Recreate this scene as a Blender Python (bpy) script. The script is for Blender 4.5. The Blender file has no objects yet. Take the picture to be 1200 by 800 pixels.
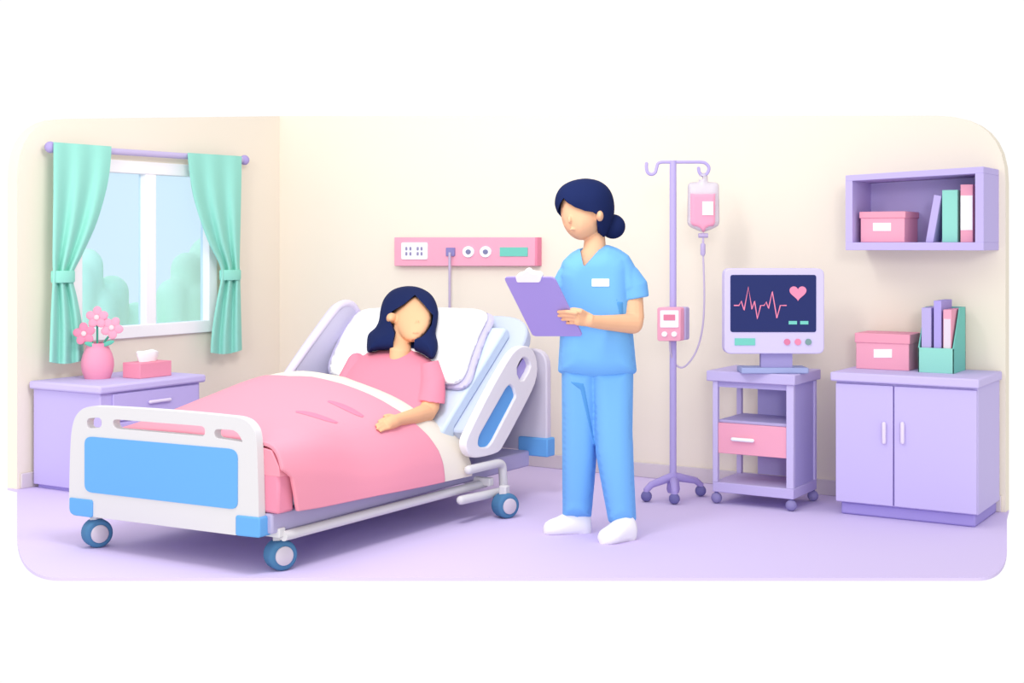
import bpy, bmesh, math
import numpy as np
from mathutils import Vector, Matrix
from mathutils.geometry import delaunay_2d_cdt
from mathutils.bvhtree import BVHTree

S = bpy.context.scene
COL = S.collection

# ------------------------------------------------------------------ camera
# The room is a corner: the left wall is the plane x = 0, the back wall is the
# plane y = 0, the floor is z = 0.  Metres throughout.
EYE = Vector((6.40, -7.34, 1.37))
FPX = 1626.0                       # focal length for a 1200 px wide frame
HOR = 285.0                        # height of the horizon in the frame
RGT = Vector((0.8519, 0.5237, 0))
FWD = Vector((-0.5237, 0.8519, 0))
UP = Vector((0, 0, 1))
cam_data = bpy.data.cameras.new('camera')
cam = bpy.data.objects.new('camera', cam_data)
COL.objects.link(cam)
cam_data.sensor_width = 36
cam_data.lens = 36 * FPX / 1200
cam_data.shift_y = -(400 - HOR) / 1200
cam_data.clip_end = 100
cam.matrix_world = Matrix(((RGT.x, 0, -FWD.x, EYE.x), (RGT.y, 0, -FWD.y, EYE.y), (0, 1, 0, EYE.z), (0, 0, 0, 1)))
S.camera = cam

# ------------------------------------------------------------------ light
SKY, SKY_FRONT, SKY_SIDE, SKY_TOP = 1.02, .75, .45, .35
world = bpy.data.worlds.new('world')
S.world = world
world.use_nodes = True
nt_w = world.node_tree
bg = nt_w.nodes['Background']
bg.inputs[0].default_value = (1, 1, 1, 1)
# a white studio sky: brighter behind the viewer, dimmer to the right of the room
def wnode(kind, op, a_=None, b_=None):
    n = nt_w.nodes.new(kind); n.operation = op
    for i, v in enumerate((a_, b_)):
        if v is None: continue
        if hasattr(v, 'is_linked'): nt_w.links.new(v, n.inputs[i])
        else: n.inputs[i].default_value = v
    return n
tc = nt_w.nodes.new('ShaderNodeTexCoord')
dot_b = wnode('ShaderNodeVectorMath', 'DOT_PRODUCT', tc.outputs['Generated'], tuple(-FWD)).outputs['Value']
dot_r = wnode('ShaderNodeVectorMath', 'DOT_PRODUCT', tc.outputs['Generated'], (.97, .2, 0)).outputs['Value']
pos = lambda v: wnode('ShaderNodeMath', 'MAXIMUM', v, 0.0).outputs[0]
front_fill = wnode('ShaderNodeMath', 'MULTIPLY', wnode('ShaderNodeMath', 'POWER', pos(dot_b), 3.0).outputs[0], SKY_FRONT).outputs[0]
side_dim = wnode('ShaderNodeMath', 'MULTIPLY', pos(dot_r), -SKY_SIDE).outputs[0]
dot_u = wnode('ShaderNodeVectorMath', 'DOT_PRODUCT', tc.outputs['Generated'], (0, 0, 1)).outputs['Value']
zenith = wnode('ShaderNodeMath', 'MULTIPLY', wnode('ShaderNodeMath', 'POWER', pos(dot_u), 2.0).outputs[0], SKY_TOP).outputs[0]
total = wnode('ShaderNodeMath', 'ADD', wnode('ShaderNodeMath', 'ADD', wnode('ShaderNodeMath', 'ADD', front_fill, side_dim).outputs[0], zenith).outputs[0], SKY).outputs[0]
nt_w.links.new(total, bg.inputs[1])
lamp = bpy.data.lights.new('overhead_fill', 'AREA')     # added overhead fill, unseen above the frame
lamp.shape = 'RECTANGLE'
lamp.size, lamp.size_y = 1.4, 1.0
lamp.energy = 6
lo = bpy.data.objects.new('overhead_fill', lamp)
COL.objects.link(lo)
lo.location = (2.5, -2.1, 3.6)
wash_d = bpy.data.lights.new('left_wall_fill', 'AREA')      # unseen fill light added to brighten the window wall
wash_d.shape = 'RECTANGLE'; wash_d.size, wash_d.size_y = 1.2, .8
wash_d.energy = 66
wash = bpy.data.objects.new('left_wall_fill', wash_d)
COL.objects.link(wash)
wash.location = (3.4, -3.3, 2.9)
wash.rotation_euler = Vector((-1, .38, -.4)).to_track_quat('-Z', 'Y').to_euler()
sun_d = bpy.data.lights.new('daylight', 'SUN')           # soft daylight from behind the viewer, a little above
sun_d.energy = 0.5
sun_d.angle = math.radians(9)
sun = bpy.data.objects.new('daylight', sun_d)
COL.objects.link(sun)
sun.rotation_euler = Vector((-.42, .88, -.17)).to_track_quat('-Z', 'Y').to_euler()
S.cycles.diffuse_bounces = 10
S.view_settings.view_transform = 'Standard'
S.view_settings.look = 'None'
S.view_settings.gamma = 1
S.view_settings.use_curve_mapping = False
S.view_settings.exposure = 0.0

# ------------------------------------------------------------------ survey helpers
def ray(px, py):
    return RGT * ((px - 600) / FPX) + FWD + UP * ((HOR - py) / FPX)
def at(px, py, d): return EYE + ray(px, py) * d
def onX(px, py, X): r = ray(px, py); return EYE + r * ((X - EYE.x) / r.x)
def onY(px, py, Y): r = ray(px, py); return EYE + r * ((Y - EYE.y) / r.y)
def onZ(px, py, Z): r = ray(px, py); return EYE + r * ((Z - EYE.z) / r.z)
def dpl(px, py, p, n):
    r = ray(px, py); return (p - EYE).dot(n) / r.dot(n)

def chaikin(pts, n=2, closed=True):
    for _ in range(n):
        out = []
        m = len(pts)
        rng = range(m) if closed else range(m - 1)
        if not closed: out.append(pts[0])
        for i in rng:
            a, b = pts[i], pts[(i + 1) % m]
            out.append(tuple(.75 * u + .25 * v for u, v in zip(a, b)))
            out.append(tuple(.25 * u + .75 * v for u, v in zip(a, b)))
        if not closed: out.append(pts[-1])
        pts = out
    return pts
def spline(pts, n=6, closed=False):
    P = [np.array(p, float) for p in pts]; m = len(P); out = []
    for i in range(m if closed else m - 1):
        if closed: a, b, c, d = P[i - 1], P[i], P[(i + 1) % m], P[(i + 2) % m]
        else: a, b, c, d = P[max(i - 1, 0)], P[i], P[i + 1], P[min(i + 2, m - 1)]
        for k in range(n):
            t = k / n
            out.append(.5 * (2 * b + (c - a) * t + (2 * a - 5 * b + 4 * c - d) * t * t + (3 * b - a - 3 * c + d) * t ** 3))
    if not closed: out.append(P[-1])
    return [tuple(float(v) for v in p) for p in out]
def rnd(pts, r, n=5):
    """round the corners of a 2-D polygon; r is one radius or one per corner"""
    out = []; m = len(pts)
    for i in range(m):
        p0, p1, p2 = np.array(pts[i - 1], float), np.array(pts[i], float), np.array(pts[(i + 1) % m], float)
        q = r[i] if isinstance(r, (list, tuple)) else r
        u, v = p0 - p1, p2 - p1
        lu, lv = np.linalg.norm(u), np.linalg.norm(v)
        q = min(q, lu * .49, lv * .49)
        if q <= 0: out.append(tuple(p1)); continue
        a, b = p1 + u / lu * q, p1 + v / lv * q
        for k in range(n + 1):
            t = k / n
            out.append(tuple((1 - t) ** 2 * a + 2 * t * (1 - t) * p1 + t * t * b))
    return [tuple(float(c) for c in p) for p in out]
def rect(x0, y0, x1, y1, r=0):
    return rnd([(x0, y0), (x1, y0), (x1, y1), (x0, y1)], r) if r else [(x0, y0), (x1, y0), (x1, y1), (x0, y1)]
def disc(cx, cy, r, n=24): return [(cx + r * math.cos(2 * math.pi * k / n), cy + r * math.sin(2 * math.pi * k / n)) for k in range(n)]

# ------------------------------------------------------------------ materials
def lin(c):
    c /= 255
    return c / 12.92 if c <= .04045 else ((c + .055) / 1.055) ** 2.4
MATS = {}
GAIN = 0.80
def M(r, g, b, rough=.75, spec=.12):
    k = (r, g, b, rough, spec)
    if k in MATS: return MATS[k]
    m = bpy.data.materials.new('paint_%d_%d_%d' % (r, g, b)); m.use_nodes = True
    p = m.node_tree.nodes['Principled BSDF']
    p.inputs['Base Color'].default_value = tuple(min(.97, lin(v) * GAIN) for v in (r, g, b)) + (1,)
    p.inputs['Roughness'].default_value = rough
    p.inputs['Specular IOR Level'].default_value = spec
    MATS[k] = m
    return m
def glow(r, g, b):
    m = bpy.data.materials.new('display_%d_%d_%d' % (r, g, b)); m.use_nodes = True
    p = m.node_tree.nodes['Principled BSDF']
    p.inputs['Base Color'].default_value = (lin(r) * .4, lin(g) * .4, lin(b) * .4, 1)
    p.inputs['Emission Color'].default_value = (lin(r), lin(g), lin(b), 1)
    p.inputs['Emission Strength'].default_value = .62
    p.inputs['Roughness'].default_value = .6
    p.inputs['Specular IOR Level'].default_value = .1
    return m
def clear(r, g, b, cr, cg, cb, mix, name):
    """a see-through sheet: tinted transmission mixed with a little milky surface"""
    m = bpy.data.materials.new(name); m.use_nodes = True
    nt = m.node_tree; nt.nodes.clear()
    o = nt.nodes.new('ShaderNodeOutputMaterial'); x = nt.nodes.new('ShaderNodeMixShader')
    t = nt.nodes.new('ShaderNodeBsdfTransparent'); d = nt.nodes.new('ShaderNodeBsdfPrincipled')
    t.inputs[0].default_value = (lin(r), lin(g), lin(b), 1)
    d.inputs['Base Color'].default_value = (lin(cr), lin(cg), lin(cb), 1); d.inputs['Roughness'].default_value = .3
    x.inputs[0].default_value = mix
    nt.links.new(t.outputs[0], x.inputs[1]); nt.links.new(d.outputs[0], x.inputs[2]); nt.links.new(x.outputs[0], o.inputs[0])
    return m

WALL = M(252, 242, 225, .9, .05); FLOOR = M(229, 213, 254, .85, .06); SKIRT = M(226, 215, 220)
BEDW = M(229, 226, 229); BLUE = M(112, 179, 242); DECK = M(192, 185, 222)
LILAC = M(212, 199, 248); LILAC_TOP = M(216, 203, 249); LILAC_DK = M(176, 162, 230); LILAC_IN = M(176, 165, 220)
STAND = M(203, 189, 243)
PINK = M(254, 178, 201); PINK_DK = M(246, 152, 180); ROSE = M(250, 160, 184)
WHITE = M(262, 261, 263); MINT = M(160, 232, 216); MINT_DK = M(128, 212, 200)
SKIN = M(251, 195, 156); SKIN_P = M(250, 191, 148); HAIR = M(31, 42, 88, .8, .04)
SCRUB = M(124, 190, 253); SCRUB_SHADE = M(94, 164, 230); SHIRT = M(247, 144, 167)
TYRE = M(84, 134, 176); HUB = M(220, 210, 222); CASTER = M(124, 119, 178)
CART = M(206, 194, 238); CART_IN = M(192, 182, 234)

# ------------------------------------------------------------------ mesh builder
class B:
    def __init__(self): self.bm = bmesh.new()
    def box(self, lo_, hi_):
        vs = [self.bm.verts.new((x, y, z)) for x in (lo_[0], hi_[0]) for y in (lo_[1], hi_[1]) for z in (lo_[2], hi_[2])]
        for f in ((0, 1, 3, 2), (4, 6, 7, 5), (0, 4, 5, 1), (2, 3, 7, 6), (0, 2, 6, 4), (1, 5, 7, 3)):
            self.bm.faces.new([vs[i] for i in f])
        return self
    def prism(self, pts, vec):
        pts = [Vector(p) for p in pts]; vec = Vector(vec)
        a = [self.bm.verts.new(p) for p in pts]; b = [self.bm.verts.new(p + vec) for p in pts]
        n = len(a)
        self.bm.faces.new(a); self.bm.faces.new(b[::-1])
        for i in range(n): self.bm.faces.new((a[i], a[(i + 1) % n], b[(i + 1) % n], b[i]))
        return self
    def rings(self, R, cap=True):
        V = [[self.bm.verts.new(p) for p in r] for r in R]; n = len(V[0])
        for a, b in zip(V, V[1:]):
            for i in range(n): self.bm.faces.new((a[i], a[(i + 1) % n], b[(i + 1) % n], b[i]))
        if cap:
            self.bm.faces.new(V[0][::-1]); self.bm.faces.new(V[-1])
        return self
    def tube(self, pts, r, n=12, closed=False, round_ends=False):
        P = [Vector(p) for p in pts]; rs = r if isinstance(r, (list, tuple)) else [r] * len(P)
        rs = list(rs)
        if round_ends:
            a, b = P[0], P[-1]; ta = (P[0] - P[1]).normalized(); tb = (P[-1] - P[-2]).normalized()
            ang = [math.radians(q) for q in (78, 50, 25)]
            hd = [(a + ta * rs[0] * math.sin(q), rs[0] * math.cos(q)) for q in ang]
            tl = [(b + tb * rs[-1] * math.sin(q), rs[-1] * math.cos(q)) for q in reversed(ang)]
            P = [h[0] for h in hd] + P + [t[0] for t in tl]; rs = [h[1] for h in hd] + rs + [t[1] for t in tl]
        R = []; ref = None
        for i, p in enumerate(P):
            t = ((P[(i + 1) % len(P)] if closed or i < len(P) - 1 else p) - (P[i - 1] if closed or i > 0 else p)).normalized()
            if ref is None: ref = Vector((0, 0, 1)) if abs(t.z) < .9 else Vector((1, 0, 0))
            u = (ref - t * ref.dot(t)).normalized(); ref = u; v = t.cross(u)
            R.append([p + (u * math.cos(2 * math.pi * k / n) + v * math.sin(2 * math.pi * k / n)) * rs[i] for k in range(n)])
        if closed: R.append(R[0])
        if closed:
            V = [[self.bm.verts.new(p) for p in r_] for r_ in R[:-1]]; V.append(V[0])
            for a, b in zip(V, V[1:]):
                for i in range(n): self.bm.faces.new((a[i], a[(i + 1) % n], b[(i + 1) % n], b[i]))
            return self
        return self.rings(R)
    def ell(self, c, ax, n=20):
        """ellipsoid; ax = three axis vectors or three radii"""
        if not hasattr(ax[0], '__len__'): ax = [Vector((ax[0], 0, 0)), Vector((0, ax[1], 0)), Vector((0, 0, ax[2]))]
        c = Vector(c); m = n // 2; R = []
        for i in range(m + 1):
            th = math.pi * (i if 0 < i < m else (.02 if i == 0 else m - .02)) / m
            R.append([c + ax[0] * math.sin(th) * math.cos(2 * math.pi * k / n) + ax[1] * math.sin(th) * math.sin(2 * math.pi * k / n) + ax[2] * math.cos(th) for k in range(n)])
        return self.rings(R)
    def lathe(self, c, prof, n=40):
        c = Vector(c)
        return self.rings([[c + Vector((r * math.cos(2 * math.pi * k / n), r * math.sin(2 * math.pi * k / n), z)) for k in range(n)] for r, z in prof])
    def loft(self, st, n=20):
        """stations (px, py, distance, half-width px, half-depth m) across the line of sight"""
        R = []
        for i, (x, y, d, w, h) in enumerate(st):
            a, b = st[max(i - 1, 0)], st[min(i + 1, len(st) - 1)]
            tx, ty = b[0] - a[0], b[1] - a[1]; l = math.hypot(tx, ty) or 1
            nx, ny = -ty / l, tx / l
            R.append([at(x + nx * w * math.cos(q), y + ny * w * math.cos(q), d + h * math.sin(q)) for q in (2 * math.pi * k / n for k in range(n))])
        return self.rings(R)
    def limb(self, pts, n=14):
        """(px, py, distance, radius px): round limb with round ends"""
        P = [at(p[0], p[1], p[2]) for p in pts]; r = [p[3] * p[2] / FPX for p in pts]
        return self.tube(P, r, n, round_ends=True)
    def puff(self, outline, depth, T, Rr, step=3.0, back=1.0, flat_back=False):
        """a rounded solid: outline seen from the front, swelling to half-thickness T at Rr inside the edge"""
        O = np.array(outline, float); pts = []
        for i in range(len(O)):
            a, b = O[i], O[(i + 1) % len(O)]; m = max(1, int(np.linalg.norm(b - a) / step))
            for k in range(m): pts.append(a + (b - a) * k / m)
        nb = len(pts); A = np.array(pts); Bq = np.roll(A, -1, 0)
        x0, y0 = A.min(0); x1, y1 = A.max(0)
        gx, gy = np.meshgrid(np.arange(x0, x1, step), np.arange(y0, y1, step * .9))
        gx = gx + (np.arange(gx.shape[0]) % 2)[:, None] * step / 2
        G = np.stack([gx.ravel(), gy.ravel()], 1)
        def dist(Q):
            ab = Bq - A; l2 = (ab ** 2).sum(1) + 1e-12; out = np.empty(len(Q))
            for i, q in enumerate(Q):
                t = np.clip(((q - A) * ab).sum(1) / l2, 0, 1)
                out[i] = np.sqrt((((A + ab * t[:, None]) - q) ** 2).sum(1).min())
            return out
        ins = np.zeros(len(G), bool)
        for a, b in zip(A, Bq):
            c = ((a[1] > G[:, 1]) != (b[1] > G[:, 1]))
            xx = (b[0] - a[0]) * (G[:, 1] - a[1]) / (b[1] - a[1] + 1e-15) + a[0]
            ins ^= c & (G[:, 0] < xx)
        G = G[ins]
        if len(G): G = G[dist(G) > step * .45]
        allp = [Vector(p) for p in A] + [Vector(p) for p in G]
        v2, e2, f2, *_ = delaunay_2d_cdt(allp, [(i, (i + 1) % nb) for i in range(nb)], [], 1, 1e-5)
        P2 = np.array([(v.x, v.y) for v in v2]); D = dist(P2)
        F, K = [], []
        for p, s in zip(P2, D):
            d0 = depth(p[0], p[1]); q = min(s / Rr, 1); t = T * math.sqrt(max(0, 1 - (1 - q) ** 2))
            if s < 1e-3:
                v = self.bm.verts.new(at(p[0], p[1], d0)); F.append(v); K.append(v)
            else:
                F.append(self.bm.verts.new(at(p[0], p[1], d0 - t))); K.append(self.bm.verts.new(at(p[0], p[1], d0 + (.004 if flat_back else t * back))))
        for f in f2:
            if all(F[i] is K[i] for i in f): continue
            try:
                self.bm.faces.new([F[i] for i in f])
                if any(F[i] is not K[i] for i in f): self.bm.faces.new([K[i] for i in reversed(f)])
            except ValueError: pass
        return self
    def mesh(self, name, smooth=35):
        bmesh.ops.recalc_face_normals(self.bm, faces=self.bm.faces[:])
        me = bpy.data.meshes.new(name); self.bm.to_mesh(me); self.bm.free()
        shade(me, smooth)
        return me
    def make(self, name, mat, parent=None, loc=None, bevel=0, smooth=35, seg=2):
        return link(name, self.mesh(name, smooth), mat, parent, loc, bevel, seg)

def shade(me, smooth=35):
    bm = bmesh.new(); bm.from_mesh(me)
    lim = math.radians(smooth)
    for f in bm.faces: f.smooth = True
    for e in bm.edges:
        e.smooth = not (len(e.link_faces) == 2 and e.calc_face_angle(0) > lim)
    bm.to_mesh(me); bm.free()

def link(name, me, mat, parent=None, loc=None, bevel=0, seg=2):
    if me.vertices:
        co = np.array([v.co[:] for v in me.vertices])
        if loc is None:
            lo_, hi_ = co.min(0), co.max(0); loc = Vector(((lo_[0] + hi_[0]) / 2, (lo_[1] + hi_[1]) / 2, lo_[2]))
    loc = Vector(loc)
    me.transform(Matrix.Translation(-loc))
    o = bpy.data.objects.new(name, me); COL.objects.link(o)
    me.materials.clear(); me.materials.append(mat)
    if parent:
        o.parent = parent; o.location = loc - ORIGIN[parent.name]
    else: o.location = loc
    ORIGIN[o.name] = loc
    if bevel:
        b = o.modifiers.new('bevel', 'BEVEL'); b.width = bevel; b.segments = seg; b.limit_method = 'ANGLE'; b.angle_limit = math.radians(40)
        b.harden_normals = False
    return o
ORIGIN = {}
def thing(name, loc, label, cat, group=None):
    o = bpy.data.objects.new(name, None); COL.objects.link(o); o.location = loc; o.empty_display_size = .1
    ORIGIN[o.name] = Vector(loc)
    return tag(o, label, cat, group)
def tag(o, label, cat, group=None):
    o['label'] = label; o['category'] = cat
    if group: o['group'] = group
    return o
def struct(o, label=None):
    o['kind'] = 'structure'
    if label: o['label'] = label
    return o
def baked(me, mods, smooth=60):
    """evaluate modifiers on a mesh and hand back the result"""
    o = bpy.data.objects.new('tmp', me); COL.objects.link(o)
    for kind, kw in mods:
        md = o.modifiers.new(kind.lower(), kind)
        for k, v in kw.items(): setattr(md, k, v)
    dg = bpy.context.evaluated_depsgraph_get()
    out = bpy.data.meshes.new_from_object(o.evaluated_get(dg))
    bpy.data.objects.remove(o)
    shade(out, smooth)
    return out
def fused(b, voxel=.005, it=6):
    """merge overlapping volumes into one continuous skin"""
    return baked(b.mesh('fused', 60), [('REMESH', dict(mode='VOXEL', voxel_size=voxel, use_smooth_shade=True)), ('SMOOTH', dict(factor=.5, iterations=it))], 70)
def carved(me, cut, smooth=40):
    c = bpy.data.objects.new('cut', cut); COL.objects.link(c)
    out = baked(me, [('BOOLEAN', dict(operation='DIFFERENCE', object=c, solver='EXACT'))], smooth)
    bpy.data.objects.remove(c)
    return out
def bvh_of(o):
    me = o.data; L = o.matrix_world if False else Matrix.Translation(ORIGIN[o.name])
    return BVHTree.FromPolygons([L @ v.co for v in me.vertices], [tuple(p.vertices) for p in me.polygons])
def hit(bv, px, py, default=7.0):
    r = ray(px, py); h = bv.ray_cast(EYE, r.normalized())
    return (h[0] - EYE).dot(FWD) if h[0] else default

# ================================================================== THE ROOM
fl = rnd([(20, 574), (20, 677), (1180, 677), (1180, 606)], [0, 75, 75, 0], 12)
front = [onZ(x, y, 0) for x, y in fl]
XE, YE = 4.84, onX(20, 400, 0).y
B().prism([Vector((-.08, .08, 0)), Vector((-.08, YE, 0))] + front + [Vector((XE, .08, 0))], (0, 0, -.012)).make('floor', FLOOR)
struct(bpy.data.objects['floor'])
# back wall, cut away along the top and rounded at its free end
def arc_end(ax, a0, a1, ztop, zend, r, n=8):
    return rnd([(a0, 0), (a1, 0), (a1, zend), (a0, ztop)], [0, 0, r, 0], n)
wb = arc_end('x', 0, XE, 2.25, 2.02, .34)
struct(B().prism([Vector((a, 0, z)) for a, z in wb], (0, .08, 0)).make('wall_back', WALL))
wl = arc_end('y', 0, YE, 2.25, 2.06, .34)
wl_me = B().prism([Vector((0, a, z)) for a, z in wl] , (-.08, 0, 0)).mesh('wall_left')
# window opening (outer frame corners)
WY0, WY1 = onX(81, 300, 0).y, onX(251, 300, 0).y
WZ0, WZ1 = onX(172, 394, 0).z, onX(172, 190, 0).z
cut = B().box((-.3, WY0 + .02, WZ0 + .02), (.3, WY1 - .02, WZ1 - .02)).mesh('cut')
wl_o = struct(link('wall_left', carved(wl_me, cut), WALL))
B().box((0, -.015, 0), (XE - .02, 0, .085)).make('baseboard_back', SKIRT, bevel=.004); struct(bpy.data.objects['baseboard_back'])
B().box((0, YE + .02, 0), (.015, 0, .085)).make('baseboard_left', SKIRT, bevel=.004); struct(bpy.data.objects['baseboard_left'])

# window: frame, mullion, sill and tinted panes
win = thing('window_1', (0, (WY0 + WY1) / 2, WZ0), 'white framed window with two panes between mint green curtains', 'window'); win['kind'] = 'structure'
ym = onX(177, 300, .02).y
fw = .075
fr = B()
fr.box((-.05, WY0, WZ0), (.028, WY1, WZ0 + fw)); fr.box((-.05, WY0, WZ1 - fw), (.028, WY1, WZ1))
fr.box((-.05, WY0, WZ0), (.0279, WY0 + fw, WZ1)); fr.box((-.05, WY1 - fw, WZ0), (.0279, WY1, WZ1))
fr.make('window_frame', WHITE, win, bevel=.004)
B().box((-.045, ym - .042, WZ0 + fw * .9), (.022, ym + .042, WZ1 - fw * .9)).make('mullion', WHITE, win, bevel=.004)
GL = clear(233, 247, 255, 225, 242, 255, .04, 'window_glass')
B().box((-.030, WY0 + fw * .7, WZ0 + fw * .7), (-.026, ym - .03, WZ1 - fw * .7)).make('pane', GL, win)
B().box((-.030, ym + .03, WZ0 + fw * .7), (-.026, WY1 - fw * .7, WZ1 - fw * .7)).make('pane', GL, win)

# ================================================================== OUTSIDE: two garden bushes
BUSH = M(250, 288, 250)
def bush(name, X, balls, label):
    b = B()
    for px, py, rp in balls:
        c = onX(px, py, X); d = (c - EYE).dot(FWD); r = rp * d / FPX
        b.ell(c, (r * .9, r, r), 24)
        b.tube([Vector((c.x, c.y, 0)), c], [r * .75, r * .95], 20)
    tag(link(name, fused(b, .025, 3), BUSH), label, 'bush', 'garden bushes outside the window')
bush('garden_bush', -.75, [(100, 312, 22), (131, 343, 21), (160, 374, 21), (84, 330, 30), (112, 365, 30)], 'pale green rounded bush outside the left window pane')
bush('garden_bush', -.75, [(219, 315, 20), (246, 303, 27), (202, 346, 20), (228, 355, 34)], 'pale green rounded bush outside the right window pane')

# ================================================================== CURTAINS AND ROD
rod = thing('curtain_rod', onX(172, 180, .07), 'lilac curtain rod with ball ends above the window', 'curtain rod')
ra, rb = onX(60, 172.5, .07), onX(286.5, 187.5, .07)
B().tube([ra, rb], .019, 20).make('rod', M(206, 193, 232), rod)
B().ell(ra + (rb - ra).normalized() * -.005, (.033, .033, .033)).make('finial', M(182, 167, 224), rod)
B().ell(rb, (.033, .033, .033)).make('finial', M(182, 167, 224), rod)
for p in (.08, .92):
    q = ra.lerp(rb, p); B().tube([Vector((0, q.y, q.z)), q], .009, 10).make('bracket', M(182, 167, 224), rod)

def lerp_edge(E, y):
    for (x0, y0), (x1, y1) in zip(E, E[1:]):
        if y <= y1: return x0 + (x1 - x0) * (y - y0) / (y1 - y0)
    return E[-1][0]
def curtain(label, left, right, yt, yb, tie, waves):
    """left/right edges (px, py); yt/yb = top/bottom line at each edge"""
    L, Rr = spline(left, 8), spline(right, 8)
    b = B(); nu, nv = 60, 70; rows = []
    for j in range(nv + 1):
        v = j / nv; row = []
        for i in range(nu + 1):
            u = i / nu
            y0 = yt[0] + (yt[1] - yt[0]) * u
            y1 = yb[0] + (yb[1] - yb[0]) * u + 3.0 * math.sin(math.pi * u)
            py = y0 + (y1 - y0) * v
            px = lerp_edge(L, py) * (1 - u) + lerp_edge(Rr, py) * u
            amp = .004 + .014 * min(1, v * 3)
            X = .115 + amp * math.sin(2 * math.pi * (waves * u + .1))
            row.append(b.bm.verts.new(onX(px, py, X)))
        rows.append(row)
    for a, c in zip(rows, rows[1:]):
        for i in range(nu): b.bm.faces.new((a[i], a[i + 1], c[i + 1], c[i]))
    me = baked(b.mesh('curtain', 60), [('SOLIDIFY', dict(thickness=.007, offset=0))], 60)
    c = onX(tie[0], tie[1], .115)
    root = thing('curtain', (c.x, c.y, onX(tie[0], max(yb), .115).z), label, 'curtain', 'mint curtains at the window')
    link('drape', me, MINT, root)
    tb = B(); x0, x1, y0, y1 = tie[2:]
    a0, a1 = onX(x0, (y0 + y1) / 2, .115), onX(x1, (y0 + y1) / 2 - (0.5), .115)
    cy, ry = (a0.y + a1.y) / 2, abs(a1.y - a0.y) / 2
    zt, zb = onX(tie[0], y0, .115).z, onX(tie[0], y1, .115).z
    R = []
    for q, (z, s) in enumerate(((zt, .94), (zt - .008, 1.0), (zb + .008, 1.0), (zb, .94))):
        R.append([Vector((.115 + .036 * s * math.sin(t), cy + ry * s * math.cos(t), z)) for t in (2 * math.pi * k / 40 for k in range(40))])
    tb.rings(R); tb.make('tieback', M(158, 236, 217), root)
curtain('mint curtain tied back on the left side of the window',
        [(63, 160), (62.5, 230), (62, 300), (62.5, 318), (62, 331), (60, 370), (58, 430)],
        [(130, 160), (129.5, 185), (125, 218), (113, 260), (97, 296), (86, 318), (85.5, 331), (90, 350), (96, 385), (97.5, 430)],
        (166.5, 171.5), (424, 422), (73.5, 324, 60.5, 87, 317, 331), 2.5)
curtain('mint curtain tied back on the right side of the window',
        [(219.5, 170), (222, 200), (228, 236), (243, 280), (256, 306), (259.5, 317), (259, 329), (253, 360), (248, 395), (246.5, 430)],
        [(283, 170), (282, 230), (280.5, 300), (280.5, 317), (281, 329), (282, 370), (283.5, 430)],
        (179, 183), (413, 410), (270, 322, 258, 281.5, 316, 328), 2.5)

# ================================================================== NIGHTSTAND AND WHAT STANDS ON IT
NX, NY0, NY1, NZ = .59, -2.13, -1.33, .60
ns = thing('nightstand', ((.3), (NY0 + NY1) / 2, 0), 'lilac bedside cabinet with a drawer under the window', 'bedside cabinet')
B().box((.03, NY0 + .02, .02), (NX - .02, NY1 - .03, NZ - .045)).make('body', STAND, ns, bevel=.005)
B().box((.02, NY0 - .005, NZ - .045), (NX + .005, NY1, NZ)).make('top', M(213, 200, 247), ns, bevel=.012)
B().box((.05, NY0 + .04, 0), (NX - .05, NY1 - .05, .03)).make('plinth', LILAC_DK, ns)
for z0, z1 in ((.395, .545), (.22, .385), (.045, .21)):
    d = B().box((NX - .02, NY0 + .10, z0), (NX - .008, NY1 - .05, z1)).make('drawer', STAND, ns, bevel=.004)
    zc = (z0 + z1) / 2 + .01
    B().tube([(NX + .004, NY0 + .36, zc), (NX + .004, NY0 + .51, zc)], .010, 12, round_ends=True).make('handle', M(240, 228, 252), d)

vc = Vector((.235, -1.83, NZ))
vs = 7.92 / FPX
prof = [(.1, 0), (14.5, 0), (15, 1), (17.5, 8), (18.7, 15), (18.4, 22), (16.5, 29), (13.6, 35), (12.6, 37), (13.2, 39.5), (13.4, 41.5), (12.4, 41.5), (11.6, 38), (11.4, 35), (.1, 33)]
tag(B().lathe(vc, [(r * vs, z * vs) for r, z in prof], 48).make('flower_vase', M(252, 165, 194), smooth=50), 'round pink vase holding three flowers on the bedside cabinet', 'vase')
GREEN = M(92, 196, 170)
def flower(px, py, d, col, rot, label, leaf=None, base=(115, 408)):
    c = at(px, py, d); s = d / FPX
    r0 = at(base[0], base[1], 7.92)
    root = thing('pink_flower', r0 - UP * .03, label, 'flower', 'pink flowers in the vase')
    B().tube([at(*p) for p in spline([(base[0], base[1] + 8, 7.92), (base[0] + (px - base[0]) * .3, base[1] - 8, 7.93), (px, py + 6, d + .005), (px, py, d + .006)], 6)], 1.25 * s, 10).make('stem', GREEN, root)
    n = (FWD * -1 + UP * .12).normalized(); u = RGT; v = n.cross(u).normalized()
    for k in range(5):
        a = rot + 2 * math.pi * k / 5
        e = u * math.cos(a) + v * math.sin(a); t = n.cross(e)
        B().ell(c + e * 7.3 * s + n * 1.0 * s, [e * 6.3 * s, t * 5.3 * s, n * 1.9 * s], 18).make('petal', col, root)
    B().ell(c + n * 3.0 * s, [u * 3.2 * s, v * 3.2 * s, n * 1.6 * s], 18).make('flower_center', M(253, 218, 224), root)
    if leaf:
        x0, y0, x1, y1 = leaf
        a, b_ = at(x0, y0, d - .012), at(x1, y1, d - .03); ax = (b_ - a) / 2
        w = ax.cross(FWD).normalized()
        B().ell((a + b_) / 2, [ax, w * 2.7 * s, FWD * .8 * s], 18).make('leaf', M(112, 202, 180), root)
flower(114, 372, 7.90, M(253, 170, 197), math.pi / 2, 'tallest pink flower, in the middle of the vase', None, (114, 408))
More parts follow.
